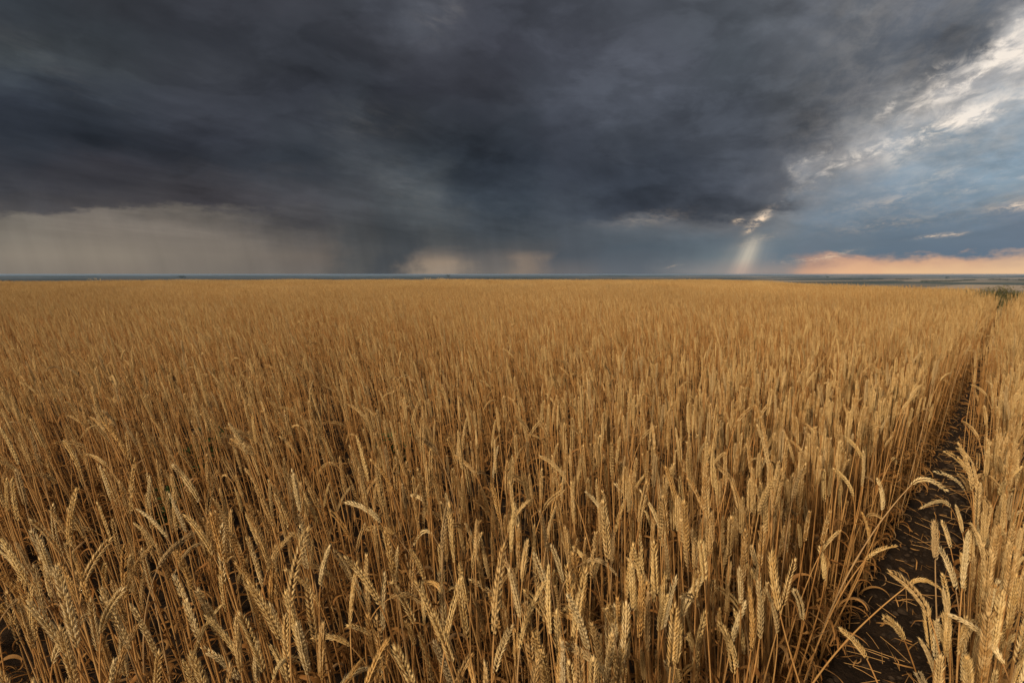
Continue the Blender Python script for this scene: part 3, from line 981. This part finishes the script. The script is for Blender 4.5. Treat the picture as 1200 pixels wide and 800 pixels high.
N_IND = 300
heroes = hero_stalks(rng)
xs, ys = scatter(0.5, 5.0, 58, 150, rng)
near_pts = list(zip(xs.tolist(), ys.tolist()))
hb = np.array([s['B'][:2] for s in heroes])
# thin the random stalks around the placed ones so that these stay readable
kept = []
for x, y in near_pts:
    d = np.hypot(hb[:, 0] - x, hb[:, 1] - y).min()
    if d < 0.022: continue
    p = to_px((x, y, 0.82))
    if p and p[2] < 0.92 and rng.random() < 0.55: continue      # few stalks right under the lens
    kept.append((x, y))
cands = []
rest = []
for x, y in kept:
    s = random_stalk(x, y, rng)
    p = to_px((s['N'] + s['T']) / 2)
    if p and -10 < p[0] < 1210 and p[1] < 820:
        s['size'] = np.linalg.norm(s['T'] - s['N']) / p[2]
        cands.append((p[2], s))
    else:
        rest.append((x, y))
cands.sort(key=lambda q: q[0])
need = N_IND - len(heroes)
# some of the nearest would cover the lens: drop those closer than 0.75 m
cands = [c for c in cands if c[0] > 0.74]
individuals = heroes + [c[1] for c in cands[:need]]
rest += [(c[1]['B'][0], c[1]['B'][1]) for c in cands[need:]]
for s in individuals:
    q = rng.random()
    pl = 0.45 if s['N'][0] < -0.25 else 0.26
    s['tone'] = 'pale' if q < pl else 'golden' if q < 0.86 else 'amber'
label_stalks(individuals)
for s in individuals: build_stalk(s, rng)

# ------------------------------------------------------------------ the rest of the crop: one stuff object
protos = bpy.data.collections.new('wheat_kinds')      # source shapes, not linked to the scene
NF, NM, NP = 26, 26, 10
for i in range(NF): protos.objects.link(make_proto(f'wheat_kind_a{i:02d}', rng, 0))
for i in range(NM): protos.objects.link(make_proto(f'wheat_kind_b{i:02d}', rng, 1))
for i in range(NP): protos.objects.link(make_patch(f'wheat_kind_c{i:02d}', rng))

P, K, E, S = [], [], [], []


def put(x, y, kind, lean, rz, s):
    P.append((x, y, float(height(x, y))))
    K.append(kind)
    up = Vector((lean[0], lean[1], 1)).normalized()
    q = Vector((0, 0, 1)).rotation_difference(up).to_matrix() @ Matrix.Rotation(rz, 3, 'Z')
    e = q.to_euler()
    E.append((e.x, e.y, e.z))
    S.append(s)


def put_stalk(x, y, base, n):
    lx, ly = mean_lean(np.array(x), np.array(y))
    u = x * RU[0] + y * RU[1]
    sp = 0.075
    hgt = 0.94 + 0.14 * float(vnoise(x / 1.3 + 11, y / 1.3 + 3)) + rng.normal(0, 0.095)
    hgt = min(hgt, 1.06 if math.hypot(x, y) < 5 else 1.16)
    rz = rng.normal(0, 0.75)
    if -1.9 < u < 0.2:
        sp = 0.028 if u > -0.2 else 0.045
        rz = rng.choice([math.pi / 2 - RAZ, 1.5 * math.pi - RAZ]) + math.pi + rng.normal(0, 0.45)
    put(x, y, base + int(rng.integers(0, n)), (float(lx) + rng.normal(0, sp), float(ly) + rng.normal(0, sp)), rz, hgt)


for x, y in rest: put_stalk(x, y, 0, NF)
xm, ym = scatter(5.0, 26.0, 49, 128, rng)
mk = in_margin(xm, ym)
for x, y in zip(xm[~mk].tolist(), ym[~mk].tolist()): put_stalk(x, y, NF, NM)
# far: square-metre patches laid along the rows
gw, gu = np.meshgrid(np.arange(-90, 95), np.arange(-90, 95))
X = gw.ravel() * RW[0] + (gu.ravel() + 0.5) * RU[0]
Y = gw.ravel() * RW[1] + (gu.ravel() + 0.5) * RU[1]
rr = np.hypot(X, Y); aa = np.degrees(np.arctan2(X, Y))
ok = (rr > 26.2) & (rr < crest_r(aa) + 16) & (np.abs(aa) < 49) & ~in_margin(X, Y)
for x, y in zip(X[ok].tolist(), Y[ok].tolist()):
    dens = 1 if math.hypot(x, y) > 0 else 1
    put(x + rng.normal(0, 0.04), y + rng.normal(0, 0.04), NF + NM + int(rng.integers(0, NP)), (rng.normal(0, 0.02), rng.normal(0, 0.02)), 0.0, 0.94 + 0.16 * float(vnoise(x / 3.1, y / 3.1)) + rng.normal(0, 0.015))
print('wheat instances', len(P), 'individuals', len(individuals), 'heroes', len(heroes))

me = bpy.data.meshes.new('wheat_crop')
me.vertices.add(len(P))
me.vertices.foreach_set('co', np.array(P, np.float32).ravel())
for nm, typ, arr, key in (('kind', 'INT', np.array(K, np.int32), 'value'), ('size', 'FLOAT', np.array(S, np.float32), 'value'), ('turn', 'FLOAT_VECTOR', np.array(E, np.float32).ravel(), 'vector')):
    at = me.attributes.new(nm, typ, 'POINT')
    at.data.foreach_set(key, arr)
me.update()
crop = bpy.data.objects.new('wheat_crop', me)
col.objects.link(crop)
crop['kind'] = 'stuff'
crop['label'] = 'ripe golden wheat filling the field back to its brow'
ng = bpy.data.node_groups.new('wheat_scatter', 'GeometryNodeTree')
ng.interface.new_socket('Geometry', in_out='INPUT', socket_type='NodeSocketGeometry')
ng.interface.new_socket('Geometry', in_out='OUTPUT', socket_type='NodeSocketGeometry')
gi, go = ng.nodes.new('NodeGroupInput'), ng.nodes.new('NodeGroupOutput')
iop = ng.nodes.new('GeometryNodeInstanceOnPoints')
ci = ng.nodes.new('GeometryNodeCollectionInfo')
ci.inputs['Collection'].default_value = protos
ci.inputs['Separate Children'].default_value = True
ci.inputs['Reset Children'].default_value = True
iop.inputs['Pick Instance'].default_value = True


def named(nm, typ):
    n = ng.nodes.new('GeometryNodeInputNamedAttribute')
    n.data_type = typ
    n.inputs['Name'].default_value = nm
    return n.outputs['Attribute']


L = ng.links.new
e2r = ng.nodes.new('FunctionNodeEulerToRotation')
L(named('turn', 'FLOAT_VECTOR'), e2r.inputs[0])
L(gi.outputs[0], iop.inputs['Points'])
L(ci.outputs[0], iop.inputs['Instance'])
L(named('kind', 'INT'), iop.inputs['Instance Index'])
L(e2r.outputs[0], iop.inputs['Rotation'])
L(named('size', 'FLOAT'), iop.inputs['Scale'])
L(iop.outputs[0], go.inputs[0])
md = crop.modifiers.new('scatter', 'NODES')
md.node_group = ng


# ------------------------------------------------------------------ litter and clods on the soil: uncountable
def build_litter():
    g = Geo()
    for i in range(2600):
        y = rng.uniform(0.9, 7.5)
        x = rng.uniform(-1.15 * y - 0.4, 1.15 * y + 0.4)
        if rng.random() < 0.12:
            w = rng.uniform(1.2, 9); u = rng.normal(-0.24, 0.13)
            x, y = w * RW[0] + u * RU[0], w * RW[1] + u * RU[1]
        z = float(height(x, y))
        if rng.random() < 0.45:
            a = rng.uniform(0, math.pi); ln = rng.uniform(0.04, 0.22); e = rng.normal(0.08, 0.1)
            d = np.array((math.cos(a), math.sin(a), e)) * ln
            p = np.array((x, y, z + 0.008 + max(0, -d[2])))
            tube(g, np.array([p, p + d * 0.5 + (0, 0, 0.004), p + d]), 0.0013, 4, rng.random(), 1)
        else:
            leaf(g, (x, y, z + 0.01), rng.uniform(0, 6.28), rng.uniform(0.1, 0.6), rng.uniform(0.05, 0.14), rng.uniform(0.003, 0.008), rng.uniform(0.6, 2.5), rng.normal(0, 1.5), 1, rng, 2)
    o = bpy.data.objects.new('straw_litter', g.mesh('straw_litter', MATS))
    col.objects.link(o)
    o['kind'] = 'stuff'
    o['label'] = 'broken straw and dry leaves lying on the dark soil'


build_litter()

m_clod, Nn = new_mat('clod_soil')
tcn = Nn.n('ShaderNodeTexCoord').outputs['Object']
pc = Nn.n('ShaderNodeBsdfPrincipled')
m_clod.node_tree.links.new(Nn.mix(Nn.smooth(Nn.noise(tcn, 25.0, 5.0, 0.6), 0.3, 0.7), (0.014, 0.010, 0.007), (0.042, 0.028, 0.018)), pc.inputs['Base Color'])
pc.inputs['Roughness'].default_value = 0.95
pc.inputs['Specular IOR Level'].default_value = 0.1
m_clod.node_tree.links.new(pc.outputs[0], Nn.n('ShaderNodeOutputMaterial').inputs[0])


def build_clods():
    g = Geo()
    tv, tf = spindle_template(6, [(0.12, 0.6), (0.4, 1.0), (0.75, 0.75)])
    for i in range(2600):
        w = rng.uniform(1.0, 10); u = rng.normal(-0.24, 0.12) if rng.random() < 0.6 else rng.uniform(-2.5, 0.5)
        x, y = w * RW[0] + u * RU[0], w * RW[1] + u * RU[1]
        s = min(0.03, 0.005 + rng.exponential(0.005))
        V = tv * (1 + rng.normal(0, 0.14, tv.shape))
        V = V * np.array((s, s * rng.uniform(0.7, 1.2), s * 1.2))
        a = rng.uniform(0, 6.28)
        V[:, :2] = V[:, :2] @ np.array([[math.cos(a), -math.sin(a)], [math.sin(a), math.cos(a)]])
        g.add(V + (x, y, float(height(x, y)) - s * 0.45), tf, rng.random(), 0)
    o = bpy.data.objects.new('soil_clods', g.mesh('soil_clods', [m_clod], False))
    col.objects.link(o)
    o['kind'] = 'stuff'
    o['label'] = 'small dark clods of soil along the furrow'


build_clods()


# ------------------------------------------------------------------ green weeds, margin bushes, far trees
def green_mat(name, a, b, trans=0.35):
    m, N = new_mat(name)
    t = m.node_tree
    at = N.n('ShaderNodeAttribute', attribute_name='vary')
    cc = N.mix(at.outputs['Fac'], a, b)
    p = N.n('ShaderNodeBsdfPrincipled')
    t.links.new(cc, p.inputs['Base Color'])
    p.inputs['Roughness'].default_value = 0.6
    p.inputs['Specular IOR Level'].default_value = 0.25
    tr = N.n('ShaderNodeBsdfTranslucent')
    t.links.new(cc, tr.inputs[0])
    ms = N.n('ShaderNodeMixShader')
    ms.inputs[0].default_value = trans
    t.links.new(p.outputs[0], ms.inputs[1]); t.links.new(tr.outputs[0], ms.inputs[2])
    t.links.new(ms.outputs[0], N.n('ShaderNodeOutputMaterial').inputs[0])
    return m


M_WEED = green_mat('weed_green', (0.028, 0.055, 0.014), (0.075, 0.115, 0.030))
M_BUSH = green_mat('bush_green', (0.075, 0.085, 0.030), (0.250, 0.205, 0.095))
M_BUSHSTEM = green_mat('bush_stem', (0.10, 0.075, 0.04), (0.17, 0.12, 0.06), 0.0)
M_TREE = green_mat('far_foliage', (0.035, 0.050, 0.035), (0.070, 0.085, 0.055), 0.2)


def weed(x, y, h, label):
    z = float(height(x, y))
    r = thing('green_weed', (x, y, z), label, 'weed', 'green weeds among the wheat')
    gs, gl = Geo(), Geo()
    for k in range(4):
        a = rng.uniform(0, 6.28); sp = rng.uniform(0.1, 0.4) * h
        end = np.array((math.cos(a) * sp, math.sin(a) * sp, h * rng.uniform(0.7, 1)))
        C = bez2(np.zeros(3), np.array((0, 0, h * 0.5)), end, np.linspace(0, 1, 8))
        tube(gs, C, np.linspace(0.0025, 0.001, 8), 5, 0.5, 0)
        for j in range(16):
            p = C[rng.integers(2, 8)]
            leaf(gl, p, rng.uniform(0, 6.28), rng.uniform(0.0, 0.9), rng.uniform(0.05, 0.11), rng.uniform(0.016, 0.034), rng.uniform(0.4, 1.4), rng.normal(0, 0.4), 0, rng, 0)
    part('stem', gs, [M_WEED], r)
    part('foliage', gl, [M_WEED], r)


def ground_at(x, y, hh):
    d = px_dir(x, y)
    s = (hh - CAM_H) / d.z
    return d.x * s, d.y * s


for (wx, wy, hh, hgt, lb) in [(236, 520, 0.34, 0.42, 'dark green leafy weed deep in the wheat at left'),
                              (192, 574, 0.30, 0.38, 'low green weed under the ears left of the leafy one'),
                              (467, 508, 0.36, 0.44, 'green weed between stalks just left of the middle'),
                              (1194, 586, 0.15, 0.20, 'green weed on the soil beside the right-hand row')]:
    weed(*ground_at(wx, wy, hh), hgt, lb)


def bush(x, y, h, wdt, label, seed):
    rg = np.random.default_rng(seed)
    r = thing('weed_bush', (x, y, float(height(x, y))), label, 'bush', 'weedy bushes on the field margin')
    gs, gl = Geo(), Geo()
    for k in range(70):
        a = rg.uniform(0, 6.28); q = rg.random() ** 0.6
        end = np.array((math.cos(a) * wdt * q - 0.15 * h, math.sin(a) * wdt * q, h * (1.0 - 0.45 * q * q) * rg.uniform(0.75, 0.98)))
        C = bez2(end * (0.6, 0.6, 0), end * (0.8, 0.8, 0.6), end, np.linspace(0, 1, 7))
        tube(gs, C, np.linspace(0.006, 0.002, 7), 4, rg.random(), 0)
        for j in range(80):
            p = C[rg.integers(1, 7)] + rg.normal(0, 0.05, 3)
            p[2] = max(p[2], 0.03)
            leaf(gl, p, rg.uniform(0, 6.28), rg.uniform(-0.1, 1.4), rg.uniform(0.07, 0.17), rg.uniform(0.008, 0.02), rg.uniform(0.3, 1.8), rg.normal(0, 0.4), 1, rg, 0)
    part('stem', gs, [M_BUSHSTEM], r)
    part('foliage', gl, [M_BUSH], r)


for (azd, dist, h, wd, sd, lb) in [
        (38.9, 26.5, 0.66, 0.7, 1, 'low green bush at the left end of the field margin'),
        (39.9, 25.0, 0.88, 0.8, 2, 'rounded olive bush second from the left on the field margin'),
        (41.1, 23.5, 0.98, 0.85, 3, 'olive bush cut by the right edge of the picture'),
        (41.3, 19.5, 0.74, 0.45, 4, 'small dark green bush in front of the margin bushes'),
        (43.2, 23.0, 1.0, 1.0, 5, 'tall olive bush beyond the right end of the margin')]:
    bush(math.sin(R(azd)) * dist, math.cos(R(azd)) * dist, h * 1.14, wd, lb, sd)


# tuft of taller straw on the brow, left of the middle
def tuft(pxx, dist, label):
    azd = px_azel(pxx, 321)[0]
    x, y = math.sin(R(azd)) * dist, math.cos(R(azd)) * dist
    r = thing('tall_straw', (x, y, float(height(x, y))), label, 'grass tuft', 'tall straw tufts on the brow')
    g, ge = Geo(), Geo()
    for k in range(16):
        b = np.array((rng.normal(0, 0.22), rng.normal(0, 0.2), 0))
        h = rng.uniform(0.85, 1.12)
        e = b + (rng.normal(-0.1, 0.1), rng.normal(0, 0.1), h)
        C = bez2(b, b + (0, 0, h * 0.6), e, np.linspace(0, 1, 5))
        tube(g, C, 0.004, 3, 0.6, 0)
        ear(ge, C[-1], C[-1] + (rng.normal(-0.04, 0.03), 0, 0.11), np.array((0, 0, 1.0)), 0.1, 2, rng, 0, 1.8)
    part('stem', g, [M_STEM], r)
    part('ear', ge, [M_EAR['pale']], r)


tuft(504, 50, 'left pale straw tuft standing above the brow of the field')
tuft(518, 50, 'middle pale straw tuft standing above the brow of the field')
tuft(113, 54, 'lone pale straw tuft on the brow at far left')


def far_clump(pxx, dist, w, h, label, n):
    azd = px_azel(pxx, 321)[0]
    x, y = math.sin(R(azd)) * dist, math.cos(R(azd)) * dist
    r = thing('far_tree', (x, y, float(height(x, y))), label, 'tree', 'lone trees on the horizon')
    g, gt = Geo(), Geo()
    tube(gt, np.array([(0, 0, -2), (0, 0, h * 0.3), (0, 0, h * 0.6)]), [w * 0.06, w * 0.05, w * 0.03], 6, 0.4, 0)
    for k in range(n):
        c = np.array((rng.normal(0, w * 0.28), rng.normal(0, w * 0.28), h * rng.uniform(0.35, 0.95)))
        q = unit(rng.normal(size=3)); q2 = unit(np.cross(q, rng.normal(size=3)))
        s = w * rng.uniform(0.06, 0.13)
        g.add([c - q * s, c - q2 * s * 0.7, c + q * s, c + q2 * s * 0.7], [(0, 1, 2, 3)], rng.random(), 0)
    part('trunk', gt, [M_BUSHSTEM], r)
    part('crown', g, [M_TREE], r, False)


far_clump(525, 9000, 50, 46, 'dark lone tree on the horizon just left of the middle', 240)
far_clump(1110, 12000, 46, 44, 'dark lone tree on the horizon under the orange sky', 240)
far_clump(213, 9000, 70, 40, 'low wide tree on the horizon at left', 240)
far_clump(970, 11000, 36, 30, 'small dark tree on the horizon right of the sunbeams', 200)


def belt(x0, x1, dist, h, label, slant=0.0):
    a0, a1 = px_azel(x0, 321)[0], px_azel(x1, 321)[0]
    p0 = np.array((math.sin(R(a0)), math.cos(R(a0)))) * dist
    p1 = np.array((math.sin(R(a1)), math.cos(R(a1)))) * dist * (1 + slant)
    mid = (p0 + p1) / 2
    z0 = float(height(*mid))
    r = bpy.data.objects.new('shelterbelt', None)
    g = Geo()
    ln = np.linalg.norm(p1 - p0)
    pxs = x0 * 0.37 % 40
    for k in range(int(min(1500, 300 + ln * 0.8))):
        q = rng.random()
        p = p0 + (p1 - p0) * q + rng.normal(0, dist * 0.002, 2)
        if vnoise(q * ln / (h * 9.0) + pxs, 3.7) < 0.36 + 0.10 * rng.random(): continue      # gaps in the belt
        hz = float(height(p[0], p[1])) - z0
        c = np.array((p[0] - mid[0], p[1] - mid[1], hz + h * rng.random() ** 0.7))
        q1 = unit(rng.normal(size=3)); q2 = unit(np.cross(q1, rng.normal(size=3)))
        s = h * rng.uniform(0.35, 0.6)
        g.add([c - q1 * s, c - q2 * s, c + q1 * s, c + q2 * s], [(0, 1, 2, 3)], rng.random(), 0)
    o = bpy.data.objects.new('shelterbelt', g.mesh('shelterbelt', [M_TREE], False))
    col.objects.link(o)
    o.location = (mid[0], mid[1], z0)
    tag(o, label, 'tree belt', 'shelterbelts on the far plain')


belt(1072, 1150, 2900, 6, 'blue-green tree belt just beyond the brow at right')
belt(1082, 1142, 5200, 8, 'long dark slanting tree belt in the middle of the plain at right', 0.25)
belt(1160, 1230, 6800, 10, 'dark tree belt on the plain running off the right edge')
belt(1052, 1066, 7200, 10, 'short dark tree belt left of the slanting one')
belt(985, 1035, 8600, 12, 'faint thin tree belt on the plain right of the sunbeams')
belt(560, 660, 8200, 10, 'faint blue tree belt below the bright rain gap')
belt(-20, 130, 6900, 9, 'dark tree belt along the foot of the plain at far left')
belt(50, 118, 15000, 16, 'thin dark tree line on the horizon at far left')
belt(252, 396, 16000, 20, 'long low tree line on the horizon left of the rain column')
belt(430, 508, 14500, 16, 'low tree line on the horizon beside the lone middle tree')
belt(690, 735, 15500, 17, 'short dark tree line on the horizon right of the middle')
